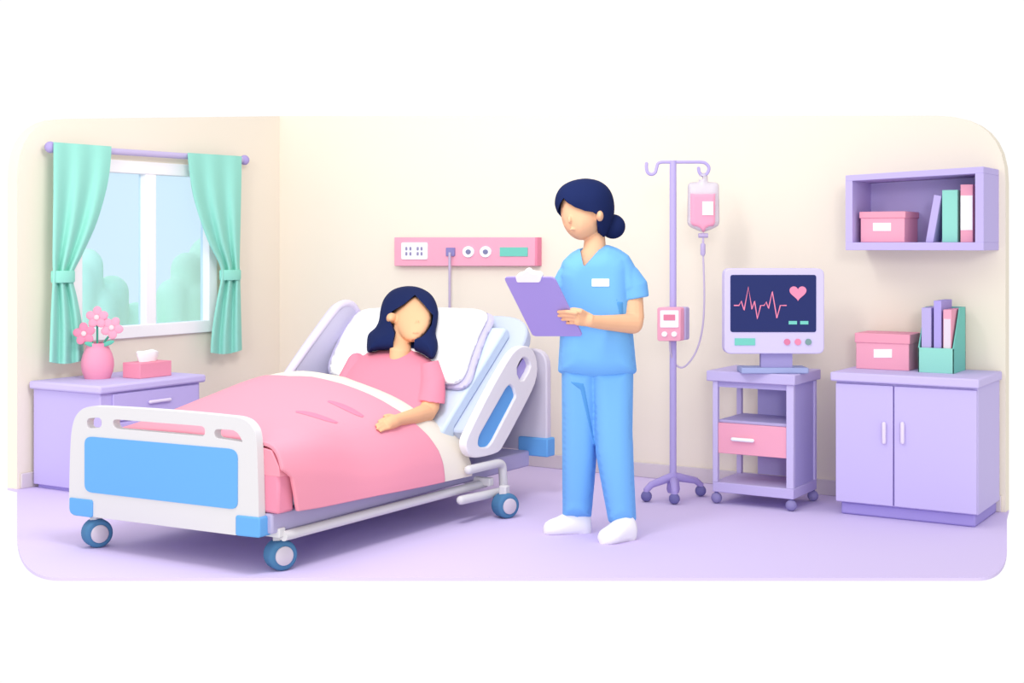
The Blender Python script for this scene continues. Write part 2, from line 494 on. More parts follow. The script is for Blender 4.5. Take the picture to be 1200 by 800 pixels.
flower(99, 391, 7.88, M(250, 150, 182), math.pi / 2 + .15, 'deeper pink flower leaning left in the vase', (112, 405, 99, 401.5), (111, 408))
flower(131.5, 384, 7.90, M(253, 172, 198), math.pi / 2 - .5, 'light pink flower leaning right in the vase', (119, 405, 134, 399.5), (119, 408))

tb = thing('tissue_box', (.43, -1.61, NZ), 'pink tissue box beside the flower vase', 'tissue box')
B().box((.335, -1.735, NZ), (.475, -1.49, NZ + .088)).make('carton', ROSE, tb, bevel=.004)
tis = B()
R = []
for k, (z, sx, sy) in enumerate(((.086, .026, .062), (.105, .030, .070), (.125, .034, .078), (.142, .034, .080), (.150, .024, .068))):
    R.append([Vector((.40 + sx * math.cos(t) * (1 + .12 * math.sin(3 * t)), -1.61 + sy * math.sin(t) * (1 + .06 * math.cos(5 * t)), NZ + z + .004 * math.sin(3 * t + 1))) for t in (2 * math.pi * q / 36 for q in range(36))])
tis.rings(R); tis.make('tissue', WHITE, tb)

# ================================================================== HOSPITAL BED
bed = thing('hospital_bed', (2.05, -1.95, 0), 'white adjustable hospital bed with blue panels and four large casters', 'hospital bed')
FY = -3.03
def foot(px, py, Y=FY): return onY(px, py, Y)
fo = spline([(80.5, 590), (82, 530), (84.5, 500), (91, 484), (104, 476.5), (130, 476.5), (200, 481), (260, 486.5), (283, 490), (295, 499), (300, 515), (302, 560), (303, 612), (302, 626)], 6)
fo += [(300, 628), (275, 627), (190, 616), (107, 605.5), (86, 604), (81, 598)]
fb = B().prism([foot(x, y) for x, y in fo], (0, .042, 0)).mesh('fb')
h = B()
for hole in (rnd([(101.5, 490), (118.5, 489), (119, 501), (101.5, 502)], 5), rnd([(131.5, 491), (240, 499.5), (240, 511.5), (133, 502)], 5.5), rnd([(251, 502.5), (277, 504), (284.5, 518), (251, 513)], [5, 8, 2, 5])):
    h.prism([foot(x, y) + Vector((0, -.05, 0)) for x, y in hole], (0, .2, 0))
fb = carved(fb, h.mesh('holes'))
link('footboard', fb, BEDW, bed, bevel=.008, seg=3)
pan = rnd([(99, 511), (278, 526.5), (278, 597), (99, 576)], [9, 11, 9, 9])
B().prism([foot(x, y, FY - .004) for x, y in pan], (0, .012, 0)).make('footboard_panel', BLUE, bed)
def bumper(pts, Y, dy, r):
    B().prism([foot(x, y, Y) for x, y in rnd(pts, r)], (0, dy, 0)).make('bumper', BLUE, bed, bevel=.006)
bumper([(81, 583), (107.5, 586), (107.5, 606.5), (81, 603)], FY - .008, .075, [1, 3, 3, 8])
bumper([(275.5, 603.5), (304, 606.5), (304, 630.5), (275.5, 627.5)], FY - .008, .075, 3)
# headboard
HY = -.90
ho = rnd([(2.66, .25), (2.66, .80), (1.56, .80), (1.56, .25)], [.02, .1, .1, .02])
B().prism([Vector((x, HY, z)) for x, z in ho], (0, .05, 0)).make('headboard', M(226, 218, 232), bed, bevel=.008)
B().box((2.49, HY - .02, .225), (2.675, HY + .065, .325)).make('bumper', BLUE, bed, bevel=.008)
B().box((1.545, HY - .02, .225), (1.70, HY + .065, .325)).make('bumper', BLUE, bed, bevel=.008)
# deck and frame
B().box((1.56, FY + .042, .17), (2.565, -.92, .255)).make('deck', DECK, bed, bevel=.01)
B().box((1.75, -2.2, .255), (2.40, -.95, .30)).make('lift_frame', M(196, 186, 226), bed, bevel=.01)
B().tube([(2.575, -2.93, .155), (2.6, -1.42, .155)], .0215, 14).make('frame_rail', BEDW, bed)
B().tube([(1.56, -2.93, .155), (1.56, -1.42, .155)], .0215, 14).make('frame_rail', BEDW, bed)
B().box((1.56, -2.955, .15), (2.575, -2.915, .19)).make('cross_beam', BEDW, bed, bevel=.005)
B().box((1.56, -1.47, .15), (2.66, -1.43, .19)).make('cross_beam', BEDW, bed, bevel=.005)
lp = rnd([(549, 550.5), (588.5, 541.5), (590.5, 575), (540, 586)], [0, 7, 2, 0], 5)
LPX = 2.66
pts = [onX(x, y, LPX) for x, y in lp]
B().tube(pts, .022, 14, round_ends=True).make('rear_bracket', BEDW, bed)
# casters
def bed_caster(cx, cy, r, post_top):
    root = B().box((cx - .03, cy - .02, r * 1.15), (cx + .012, cy + .022, post_top)).make('caster_post', BEDW, bed, bevel=.006)
    ax = Vector((math.cos(.42), -math.sin(.42), 0)); c = Vector((cx, cy, r))
    u = ax.cross(UP).normalized()
    def ring(off, rad, n=36): return [c + ax * off + (u * math.cos(2 * math.pi * k / n) + UP * math.sin(2 * math.pi * k / n)) * rad for k in range(n)]
    B().rings([ring(-.046, r * .8), ring(-.042, r * .95), ring(-.032, r), ring(.02, r), ring(.030, r * .95), ring(.034, r * .80), ring(.033, r * .6)]).make('tire', TYRE, root, smooth=50)
    B().rings([ring(.030, r * .63), ring(.039, r * .62), ring(.042, r * .55)]).make('hub', HUB, root)
p = onZ(323.5, 669, 0); bed_caster(p.x, p.y + .03, .064, .195)
p = onZ(108, 642, 0); bed_caster(p.x, p.y + .03, .064, .17)
p = onZ(593, 608, 0); bed_caster(p.x - .02, p.y + .03, .062, .16)
bed_caster(1.58, -1.40, .062, .16)
# raised backrest: plane through the hinge
BH = Vector((0, -1.62, .45)); SL = .80
BN = Vector((0, -SL, 1)).normalized(); BS = Vector((0, 1, SL)).normalized()
def dB(px, py): return dpl(px, py, BH, BN)
def onB(px, py, off=0): return at(px, py, dpl(px, py, BH + BN * off, BN))
slab = rnd([(1.58, 0), (2.635, 0), (2.635, .865), (1.58, .865)], [.02, .05, .24, .2], 9)
B().prism([BH * 1 + Vector((x, 0, 0)) + BS * s - BN * .015 for x, s in slab], BN * -.07).make('backrest', M(208, 217, 241), bed, bevel=.012)
B().box((1.9, -1.15, .28), (1.95, -1.11, .78)).make('backrest_strut', DECK, bed)
B().box((2.3, -1.15, .28), (2.35, -1.11, .78)).make('backrest_strut', DECK, bed)
# side guard on the near side
GX = 2.665
go = [(545.5, 520), (549, 509), (575, 457), (598, 417), (606, 408.5), (613, 405), (621, 406), (627, 413), (630.5, 428), (629, 445), (622, 462), (589, 525), (583, 531), (566, 535.5), (555, 536.5), (548.5, 531)]
go = chaikin(go, 1)
g = B().prism([onX(x, y, GX) for x, y in go], (-.045, 0, 0)).mesh('g')
hh = B()
for hole in (chaikin([(604.5, 434), (611, 420), (616, 418), (621, 423), (622.5, 431), (611.5, 450)], 1), rnd([(561, 512), (593, 455), (598, 450), (602, 454), (605, 464), (577, 518), (572, 524), (560, 524)], [6, 4, 3, 2, 3, 6, 5, 6])):
    hh.prism([onX(x, y, GX) + Vector((.1, 0, 0)) for x, y in hole], (-.3, 0, 0))
guard = link('side_guard', carved(g, hh.mesh('h')), M(250, 245, 248), bed, bevel=.006)
bp = rnd([(560, 513), (592, 455), (598, 449), (603, 454), (606, 464), (578, 519), (572, 525.5), (559, 525.5)], [6, 4, 3, 2, 3, 6, 5, 6])
B().prism([onX(x, y, GX - .014) for x, y in bp], (-.018, 0, 0)).make('guard_panel', BLUE, guard)
up = chaikin([(603, 434), (611, 418), (616, 416.5), (622, 422), (624, 431), (611.5, 452)], 1)
B().prism([onX(x, y, GX - .03) for x, y in up], (-.012, 0, 0)).make('guard_insert', M(196, 182, 244), guard)
# side guard on the far side
GL2 = 1.50
l2 = chaikin([(318, 470), (345, 426), (388, 366), (396, 356.5), (405, 353), (414, 356), (422, 367), (423, 378), (392, 440), (370, 476), (340, 500), (318, 500)], 2)
fg = B().prism([onX(x, y, GL2) for x, y in l2], (-.04, 0, 0)).make('side_guard', M(214, 209, 234), bed, bevel=.006)
ed = spline([(322, 460), (345, 427.5), (367, 396.5), (389, 367), (397, 358.5), (405, 355.5), (413, 358), (420, 368)], 6)
B().tube([onX(x, y, GL2 - .012) for x, y in ed], .022, 12, round_ends=True).make('guard_rim', M(234, 225, 248), fg)

# mattress: flat under the blanket, raised at the head
mt = .10
prof = [(FY + .09, .255), (-1.62, .255), (-1.62, .35)]
top = [Vector((0, FY + .09, .255)), Vector((0, -1.60, .255)), BH + BS * .02 + BN * -.015, BH + BS * .69 + BN * -.015, BH + BS * .71 + BN * .02, BH + BS * .69 + BN * .055, BH + BS * .04 + BN * .055, Vector((0, -1.70, .45)), Vector((0, FY + .11, .45)), Vector((0, FY + .09, .43))]
m_ = B().prism([v + Vector((1.60, 0, 0)) for v in top], (.935, 0, 0)).make('mattress', M(216, 230, 250), bevel=.02, seg=3)
tag(m_, 'pale blue mattress raised at the head of the bed', 'mattress')

# pillow
po = [(388, 440), (386, 430), (389, 418), (400, 394), (412, 373), (420, 364.5), (432, 361), (470, 359), (530, 360.5), (556, 361.5), (568, 364), (572.5, 370), (570, 378), (562, 393), (552, 420), (547, 438), (540, 448), (530, 451), (516, 449), (460, 447), (410, 446)]
pc = onB(480, 445, .1)
pil = thing('pillow', pc, 'plump white pillow propped behind the patient on the raised mattress', 'pillow')
B().puff(chaikin(po, 2), lambda x, y: dB(x, y) - .155, .06, 16, 3).make('pillow_cushion', WHITE, pil, smooth=60)
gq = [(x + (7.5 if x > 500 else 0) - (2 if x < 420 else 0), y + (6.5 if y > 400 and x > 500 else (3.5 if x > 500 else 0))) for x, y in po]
B().puff(chaikin(gq, 2), lambda x, y: dB(x, y) - .105, .04, 12, 3).make('pillow_shaded_side', M(210, 204, 236), pil, smooth=60)  # shaded side of the white pillow, put in as lilac colour

# blanket over the legs: cross-sections along the bed
ST = [  # y, [(x, z) ...] from the far side, over the top and down the near side
    (-2.990, [(1.545, .33), (1.55, .42), (1.575, .49), (1.64, .525), (1.80, .535), (2.05, .54), (2.30, .538), (2.47, .536), (2.562, .522), (2.604, .455), (2.614, .36), (2.616, .262)]),
    (-2.75, [(1.535, .33), (1.54, .43), (1.57, .51), (1.64, .555), (1.80, .57), (2.05, .57), (2.30, .567), (2.48, .555), (2.572, .51), (2.610, .42), (2.618, .33), (2.619, .250)]),
    (-2.43, [(1.525, .33), (1.53, .46), (1.57, .57), (1.65, .615), (1.80, .625), (2.05, .615), (2.30, .59), (2.46, .54), (2.55, .45), (2.598, .35), (2.615, .28), (2.620, .240)]),
    (-2.05, [(1.515, .33), (1.52, .50), (1.56, .63), (1.66, .685), (1.80, .695), (2.05, .665), (2.30, .61), (2.46, .54), (2.55, .45), (2.600, .35), (2.618, .27), (2.622, .228)]),
    (-1.80, [(1.515, .33), (1.52, .52), (1.56, .645), (1.65, .695), (1.80, .70), (2.05, .665), (2.28, .605), (2.45, .53), (2.55, .43), (2.602, .33), (2.620, .26), (2.624, .222)]),
    (-1.60, [(1.515, .33), (1.52, .52), (1.55, .62), (1.63, .665), (1.80, .665), (2.05, .615), (2.28, .545), (2.46, .455), (2.56, .37), (2.605, .29), (2.622, .245), (2.626, .218)]),
    (-1.42, [(1.515, .33), (1.52, .50), (1.55, .60), (1.63, .645), (1.80, .645), (2.05, .60), (2.28, .53), (2.46, .44), (2.56, .355), (2.605, .285), (2.622, .24), (2.626, .216)]),
]
ys = np.array([s[0] for s in ST])
secs = [np.array(spline(s[1], 6)) for s in ST]
def section(y):
    i = int(np.clip(np.searchsorted(ys, y) - 1, 0, len(ys) - 2)); t = (y - ys[i]) / (ys[i + 1] - ys[i])
    a, b, c, d = secs[max(i - 1, 0)], secs[i], secs[i + 1], secs[min(i + 2, len(ys) - 1)]
    return .5 * (2 * b + (c - a) * t + (2 * a - 5 * b + 4 * c - d) * t * t + (3 * b - a - 3 * c + d) * t ** 3)
def cover(y0f, y1f, off, thick, nv):
    """sheet of cloth lying on the sections between two edge lines y0f(s), y1f(s)"""
    b = B(); ns = len(secs[0]); rows = []
    for j in range(nv + 1):
        row = []
        for i in range(ns):
            s = i / (ns - 1); y = y0f(s) + (y1f(s) - y0f(s)) * j / nv
            q = section(y); p = q[i]
            tn = q[min(i + 1, ns - 1)] - q[max(i - 1, 0)]; n_ = np.array([-tn[1], tn[0]]); n_ /= np.linalg.norm(n_)
            row.append(b.bm.verts.new((p[0] + n_[0] * off, y, p[1] + n_[1] * off)))
        rows.append(row)
    for r0, r1 in zip(rows, rows[1:]):
        for i in range(ns - 1): b.bm.faces.new((r0[i], r0[i + 1], r1[i + 1], r1[i]))
    return baked(b.mesh('cover', 60), [('SOLIDIFY', dict(thickness=thick, offset=0)), ('BEVEL', dict(width=.006, segments=2, limit_method='ANGLE', angle_limit=math.radians(50)))], 60)
def edge(ps):
    xs, yv = zip(*ps); return lambda s: float(np.interp(s, xs, yv))
pink_end = edge([(0, -2.05), (.33, -2.05), (.379, -2.03), (.41, -1.96), (.47, -1.94), (.6, -1.945), (.667, -1.918), (.727, -1.866), (.79, -1.832), (.85, -1.828), (1, -1.834)])
white_end = edge([(0, -1.60), (.25, -1.60), (.45, -1.57), (.6, -1.56), (.75, -1.57), (.9, -1.58), (1, -1.59)])
fend = edge([(0, -2.984), (.835, -2.986), (.86, -2.935), (1, -2.90)])
blanket = thing('blanket', (2.05, -2.3, .25), 'pink blanket covering the legs of the patient in bed', 'blanket')
bl = link('blanket_cloth', cover(fend, pink_end, .006, .018, 60), M(250, 162, 182), blanket)
sh = tag(link('bed_sheet', cover(lambda s: pink_end(s) - .06, white_end, .0, .016, 30), M(250, 240, 226)), 'cream sheet folded along the upper edge of the pink blanket', 'sheet')
bvb = bvh_of(bl)
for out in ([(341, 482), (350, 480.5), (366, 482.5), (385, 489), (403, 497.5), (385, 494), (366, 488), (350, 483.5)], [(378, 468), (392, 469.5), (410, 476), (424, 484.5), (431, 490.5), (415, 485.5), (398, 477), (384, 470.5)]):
    B().puff(chaikin(out, 2), lambda x, y: hit(bvb, x, y) - .004, .005, 3, 1.5, flat_back=True).make('blanket_fold_shade', M(247, 142, 172), blanket, smooth=60)  # shade of the blanket folds, coloured in as deeper pink slivers
# darker under-blanket corner tucked at the foot
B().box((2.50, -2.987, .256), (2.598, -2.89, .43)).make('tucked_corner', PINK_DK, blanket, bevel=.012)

B().prism([Vector((x, -2.988, z)) for x, z in ((2.40, .41), (2.604, .41), (2.600, .45), (2.560, .517), (2.47, .531), (2.40, .532))], (0, .07, 0)).make('tucked_corner', M(250, 162, 182), blanket, bevel=.004)

# ================================================================== PATIENT
pat = thing('person', onB(465, 480, .05), 'person with long dark hair and pink shirt lying in the hospital bed', 'person')
def dH(x, y): return dB(x, y) - .28         # middle of the head
def dT(x, y): return dB(x, y) - .17         # middle of the torso
b = B()
b.puff(chaikin([(484, 343), (498, 349), (507, 362), (506.5, 373), (503, 384.5), (497, 393), (490.5, 399), (482.5, 401.5), (473, 399), (464, 391), (459, 379), (457.5, 366), (463, 351), (473, 344)], 2), dH, .115, 24, 2.5)
b.ell(at(459, 372.8, dH(459, 372.8) - .075), [RGT * .029, FWD * .075, UP * .030], 18)           # ear
nz = at(489, 378, dH(489, 378) - .111); b.ell(nz, [RGT * .010, FWD * .007, UP * .018], 14)        # nose
b.ell(at(487, 389.5, dH(487, 389.5) - .096), [RGT * .018, FWD * .006, UP * .005], 14)              # mouth
b.loft([(474, 384, dH(474, 384) + .01, 12.5, .055), (471, 398, dH(471, 398) + .03, 12, .055), (469, 410, dB(469, 410) - .265, 12.5, .058), (468, 424, dB(468, 424) - .205, 12, .05)])
b.puff(chaikin([(440, 413), (484, 413), (508, 430), (512, 470), (470, 505), (420, 490), (404, 455), (418, 425)], 2), dT, .10, 26, 5)
# far arm inside the sleeve, near arm across the blanket
b.limb([(424, 432, dT(424, 432), 7), (410, 455, dT(410, 455) + .01, 6.5), (412, 470, dT(412, 470), 6)])
def dArm(x, y, r): return hit(bvb, x, y) - r * 7 / FPX - .006
ar = [(505, 440, 7.09, 8), (506, 455, 6.985, 11.3), (504, 476, 6.885, 11.2)]
el = 6.86
b.limb(ar + [(499, 484, el, 11.2)])
hx, hy = 468, 491.5
hd = dArm(hx, hy, 6)
b.limb([(499, 484, el, 11.2), (485, 488, (el + hd) / 2 - .01, 9.5), (hx, hy, hd, 7.4)])
pm = [(hx, hy, hd, 7.2), (460, 494.5, dArm(460, 494.5, 6), 8.0), (455, 496.5, dArm(455, 496, 5), 7.5)]
b.limb(pm)
for (x0, y0, x1, y1, x2, y2, r) in ((456, 491, 450, 491, 444.5, 493.5, 2.6), (455, 494.5, 448, 495, 441.5, 498, 2.6), (455, 498, 448.5, 499, 442.5, 502, 2.5), (456, 501, 450.5, 502.5, 446, 505, 2.2)):
    b.limb([(x0, y0, dArm(x0, y0, 4), r + .3), (x1, y1, dArm(x1, y1, 3.4), r), (x2, y2, dArm(x2, y2, r), r - .4)], 10)
b.limb([(464, 489.5, dArm(464, 489.5, 5), 3.4), (456.5, 487, dArm(456.5, 487, 4), 2.9), (451, 487.5, dArm(451, 487.5, 3), 2.4)], 10)
# legs hidden under the blanket
b.tube([(2.13, -1.62, .50), (2.17, -2.05, .55), (2.16, -2.75, .49)], [.07, .055, .04], 14, round_ends=True)
b.tube([(1.93, -1.62, .50), (1.86, -2.02, .60), (1.92, -2.75, .49)], [.07, .055, .04], 14, round_ends=True)
b.tube([at(455, 465, dT(455, 465) + .05), (2.03, -1.62, .50)], [.08, .08], 16, round_ends=True)
link('body', fused(b, .0045, 4), SKIN_P, pat)
# shirt
b = B()
so = [(457, 408), (470, 406), (483, 407.5), (497, 412.5), (509, 421), (516.5, 433), (520, 450), (512, 470), (495, 490), (470, 502), (430, 492), (402, 475), (393, 452), (401, 435), (413, 421), (427, 412), (441, 408)]
b.puff(chaikin(so, 1), dT, .125, 26, 4)
b.loft([(503, 424, 7.16, 11, .075), (507, 445, 7.025, 14.5, .082), (506.5, 460, 6.955, 15.7, .078), (505, 471, 6.905, 16.5, .072)], 28)
b.limb([(418, 424, dT(418, 424), 11), (404, 450, dT(404, 450), 11), (408, 470, dT(408, 470), 10)])
me = fused(b, .005, 5)
ctr = dT(470, 410)
vcut = B().prism([at(x, y, ctr - .3) for x, y in spline([(454, 400), (455.5, 408), (457.5, 415), (460, 420), (467, 418.5), (476, 414), (484, 408), (486, 400)], 3)], FWD * .33).mesh('c')
link('shirt', carved(me, vcut, 60), SHIRT, pat)
# hair
hb = B().puff(spline([(430, 400), (432, 391), (440, 383.5), (444, 375), (446, 362), (450, 350), (458, 341), (468, 336.5), (480, 335), (492, 337), (503, 343), (510, 352), (513.5, 365), (512.5, 378), (510.5, 390), (513, 402), (512, 412), (506.5, 421), (497, 415.5), (484, 410), (470, 409), (457, 409.5), (441, 410.5), (431, 412.5)], 4, True), lambda x, y: dH(x, y) + .01, .155, 28, 2.5).mesh('hair', 60)
fc = [(484, 346.5), (495, 358), (505.5, 371.5), (503.5, 383), (497, 392.5), (491, 398), (483.5, 400.5), (482, 409), (482, 440), (455, 440), (457, 405), (460, 392), (455.5, 381), (453, 373), (457, 366), (472, 357)]
hc = B().prism([at(x, y, dH(x, y) - .25) for x, y in fc], FWD * .33).mesh('c')
link('hair', carved(hb, hc, 50), HAIR, pat)

# ================================================================== HEADWALL PANEL ON THE BACK WALL
sp = thing('service_panel', onY(548, 311, 0), 'pink medical service panel with sockets on the back wall above the bed', 'service panel')
PY = -.055
def pan_rect(name, x0, y0, x1, y1, mat, parent, Y=PY, t=.010, r=0, bevel=.002):
    return B().prism([onY(x, y, Y) for x, y in rect(x0, y0, x1, y1, r)], (0, t + .004, 0) if Y < 0 else (0, t, 0)).make(name, mat, parent, bevel=bevel)
B().prism([onY(x, y, PY) for x, y in rect(462, 278, 627, 311.5)], (0, .055, 0)).make('housing', PINK, sp, bevel=.003)
B().prism([onY(x, y, PY) for x, y in rect(627, 278, 629.5, 311.5)], (0, .055, 0)).make('end_cap', M(242, 146, 174), sp, bevel=.002)
plate = pan_rect('socket_plate', 470, 284, 500.5, 304, WHITE, sp, PY - .008, .008, 2)
for x in (476, 480.8, 489.3, 493.8):
    for y in (291.3, 297.3):
        pan_rect('socket_slot', x - 1.1, y - 2, x + 1.1, y + 2, M(160, 152, 190), plate, PY - .011, .003, .6, 0)
pan_rect('outlet', 522.3, 290, 532.3, 300, M(150, 140, 196), sp, PY - .012, .012, 1)
for x in (548.3, 568.5):
    dl = B().prism([onY(a, c, PY - .010) for a, c in disc(x, 295, 6.6)], (0, .014, 0)).make('dial', WHITE, sp, bevel=.002)
    B().prism([onY(a, c, PY - .016) for a, c in disc(x, 295, 2.8)], (0, .010, 0)).make('dial_knob', M(138, 138, 176), dl)
pan_rect('status_display', 585.5, 289.7, 618, 300.3, M(124, 212, 195), sp, PY - .006, .006, 0, .001)
cd = B()
cd.tube([onY(527, 296, PY - .016), onY(527, 300, PY - .022), onY(527, 330, PY - .022), onY(527, 358, PY - .022), onY(527, 420, -.06), onY(528, 470, -.12)], .0085, 10)
tag(cd.make('power_cord', M(200, 186, 212)), 'thin lilac cord hanging down the wall from the pink panel', 'cord')

# ================================================================== NURSE
ND = 6.42
nb = onZ(690, 634, 0)
nur = thing('person', nb, 'person in blue scrubs with dark hair in a bun standing beside the bed', 'person')
BD0 = 6.205                                  # clipboard plane
def dBoard(px, py):
    t = (py - 325) / 69.; s = (px - 590 - 35 * t) / 58.
    return BD0 + .17 * t - .17 * s
def legd(x, y): return ND + (.07 if x < 697 else -.06) * min(1, max(0, (y - 440) / 110)) + (0 if abs(x - 697) > 6 else 0)
b = B()
face = [(657, 250), (656.8, 238), (662, 224), (676, 215), (694, 214), (709, 223), (714, 240), (711, 258), (703, 270), (693, 278), (684, 281.5), (677, 281), (670, 277.5), (663.5, 270.5), (659, 261)]
b.puff(chaikin(face, 2), lambda x, y: ND - .01, .095, 26, 2.5)
b.ell(at(702, 253, ND - .065), [RGT * .021, FWD * .075, UP * .031], 18)
b.ell(at(667.5, 257, ND - .088), [RGT * .009, FWD * .012, UP * .018], 14)
b.ell(at(671, 268.5, ND - .080), [RGT * .017, FWD * .006, UP * .005], 14)
b.loft([(696, 264, ND + .02, 11.5, .052), (697, 279, ND + .01, 12.2, .052), (697, 292, ND, 13.5, .055), (694, 306, ND, 22, .07), (694, 325, ND, 28, .085)], 24)
b.puff(chaikin([(676, 300), (720, 298), (736, 330), (735, 440), (660, 440), (660, 330)], 2), lambda x, y: ND, .095, 24, 5)
b.limb([(731, 316, ND - .01, 9), (741, 345, ND - .03, 12.5), (742, 372, ND - .06, 13), (741.5, 379, ND - .085, 12.2)])
WD = dBoard(676, 372) + .018
b.limb([(741.5, 379, ND - .085, 12.2), (722, 378.5, ND - .15, 10), (704, 377.5, 6.205, 8.3), (691, 376, WD, 7.3)])
b.loft([(694, 376, WD, 7.2, .028), (686, 373.5, WD - .002, 9.0, .022), (678, 372.5, dBoard(676, 372.5) - .006, 9.2, .018), (673, 372.5, dBoard(672, 372.5) - .014, 8.0, .013)], 18)
for (x0, y0, x1, y1, x2, y2, r) in ((675, 366.5, 664, 365, 654.5, 365.3, 2.5), (674, 370, 663, 369.2, 655, 369.8, 2.5), (675, 374, 666, 373.6, 659, 374.2, 2.45), (677, 378, 670, 378, 664.5, 378.4, 2.2)):
    b.limb([(x0, y0, dBoard(x0, y0) - .014, r + .2), (x1, y1, dBoard(x1, y1) - .021, r), (x2, y2, dBoard(x2, y2) - .012, r - .4)], 10)
b.limb([(687, 369, WD - .002, 4.2), (680, 364.5, dBoard(676, 364) + .006, 3.6), (672, 362.5, dBoard(671, 362) + .0175, 2.8), (668.5, 363, dBoard(668, 363) + .0155, 2.4)], 10)
# far arm: down the side, forearm and hand behind the clipboard
b.limb([(670, 315, ND, 8), (662, 345, ND + .01, 9), (657, 371, ND - .02, 8.5)])
b.limb([(657, 371, ND - .02, 8.5), (648, 368, ND - .07, 8), (640, 364, dBoard(640, 364) + .06, 6.6)])
b.limb([(640, 364, dBoard(640, 364) + .06, 6.6), (634, 361, dBoard(634, 361) + .045, 7.5)])
for k, yy in enumerate((354.5, 359, 363.5, 368)):
    b.limb([(634, yy + 1, dBoard(634, yy) + .04, 2.7), (626, yy, dBoard(626, yy) + .028, 2.5), (619, yy - 1, dBoard(619, yy) + .016, 2.2)], 10)
b.limb([(637, 358, dBoard(637, 358) + .045, 3.3), (634, 350, dBoard(634, 350) + .024, 2.7), (632, 345, dBoard(632, 345) + .016, 2.4)], 10)
# legs inside the trousers
b.limb([(680, 440, ND, 17), (677, 520, ND + .09, 14), (677, 598, ND + .15, 9)])
b.limb([(718, 440, ND, 17), (722, 520, ND + .02, 14), (730, 602, ND + .03, 9)])
link('body', fused(b, .004, 3), SKIN, nur)
# trousers
b = B()
tl = [(658, 430), (700, 430), (700, 470), (699.5, 534), (697, 565), (693, 607), (676, 608.5), (659, 604.5), (658.5, 540)]
tr = [(742.5, 430), (741.5, 505), (743.5, 560), (746, 610.5), (730, 614.5), (713, 612.5), (706, 575), (698, 532), (694, 470), (690, 430)]
b.puff(rnd(tl, 2), lambda x, y: ND + .15 * min(1, max(0, (y - 430) / 160)), .085, 17, 4)
b.puff(rnd(tr, 2), lambda x, y: ND + .03 * min(1, max(0, (y - 430) / 160)), .088, 19, 4)
trs = link('trousers', fused(b, .0045, 10), SCRUB, nur)
bvt = bvh_of(trs)
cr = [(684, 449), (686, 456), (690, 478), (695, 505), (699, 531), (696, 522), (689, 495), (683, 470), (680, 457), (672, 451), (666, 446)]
B().puff(cr, lambda x, y: hit(bvt, x, y, ND) + .001, .004, 3, 1.5, flat_back=True).make('trouser_fold_shade', SCRUB_SHADE, nur, smooth=60)  # fold shade on the trousers, laid on as a darker blue sliver
# scrub top
b = B()
to = [(683, 288.5), (697, 291), (711, 286), (724, 290.5), (736, 298.5), (742, 312), (741, 350), (742, 390), (746.5, 436.5), (738, 440.5), (722, 444), (704, 445.2), (684, 443.8), (668, 441), (653.5, 436), (656, 395), (656, 350), (654, 322), (659, 306), (669, 296)]
b.puff(rnd(to, 3), lambda x, y: ND, .125, 24, 4)
b.puff(rnd([(700, 292), (712, 286.3), (725, 291), (737, 299), (744.5, 312), (752, 332), (757, 342), (740, 349), (727, 347), (722, 325), (712, 306)], 2), lambda x, y: ND - .02, .08, 15, 3)
b.loft([(734, 320, ND - .02, 14, .07), (742, 336, ND - .03, 17.5, .066), (744.5, 350, ND - .035, 16.5, .062)], 28)
b.puff(rnd([(694, 292), (683, 288.7), (669, 296), (659.5, 306), (653.5, 321), (649, 342), (668, 345), (676, 318)], 2), lambda x, y: ND, .075, 13, 3)
b.loft([(663, 318, ND, 8.5, .065), (657.5, 337, ND, 12.5, .06), (656, 350, ND, 12.5, .058)], 28)
me = fused(b, .0045, 8)
vc_ = B().prism([at(x, y, ND - .3) for x, y in spline([(680, 280), (682.5, 289), (684, 302), (687, 312.5), (694, 306), (704, 295), (712, 285.5), (714, 278)], 3)], FWD * .32).mesh('c')
topo = link('scrub_top', carved(me, vc_, 60), SCRUB, nur)
bvs = bvh_of(topo)
nd = hit(bvs, 704, 331) - .003
B().prism([at(x, y, nd) for x, y in rect(693.5, 326.5, 714, 335.5, 1)], FWD * .012).make('name_badge', WHITE, nur)
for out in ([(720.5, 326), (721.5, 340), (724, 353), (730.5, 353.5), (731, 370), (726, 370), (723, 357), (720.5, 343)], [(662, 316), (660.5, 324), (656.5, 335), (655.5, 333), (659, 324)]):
    B().puff(out, lambda x, y: hit(bvs, x, y, ND) + .001, .004, 3, 1.5, flat_back=True).make('top_fold_shade', SCRUB_SHADE, nur, smooth=60)  # darker blue slivers paint the shade in the folds of the top
# hair with bun
ho_ = spline([(650, 238), (652, 227.5), (658, 218.5), (668, 212.5), (680, 209.5), (690, 209.2), (702, 212), (711.5, 218.5), (717.5, 228), (720, 240), (719.5, 252), (716, 266), (708, 278), (699, 274), (680, 270), (664, 261), (656.3, 253.5), (652.3, 247)], 4, True)
hb = B().puff(ho_, lambda x, y: ND, .125, 30, 2.5).mesh('h', 60)
fcn = [(656.2, 253.6), (656.3, 244), (658.5, 236.5), (662.5, 230), (667, 235.5), (676, 241.2), (688, 245.8), (698, 247.3), (702, 250), (703, 262), (706.3, 279), (706, 300), (640, 300), (640, 262)]
hc = B().prism([at(x, y, ND - .3) for x, y in fcn], FWD * .31).mesh('c')
me = carved(hb, hc, 50)
hair = link('hair', me, HAIR, nur)
B().ell(at(718.3, 265.3, ND + .03), [RGT * .058, FWD * .055, UP * .0575], 28).make('hair_bun', HAIR, hair)
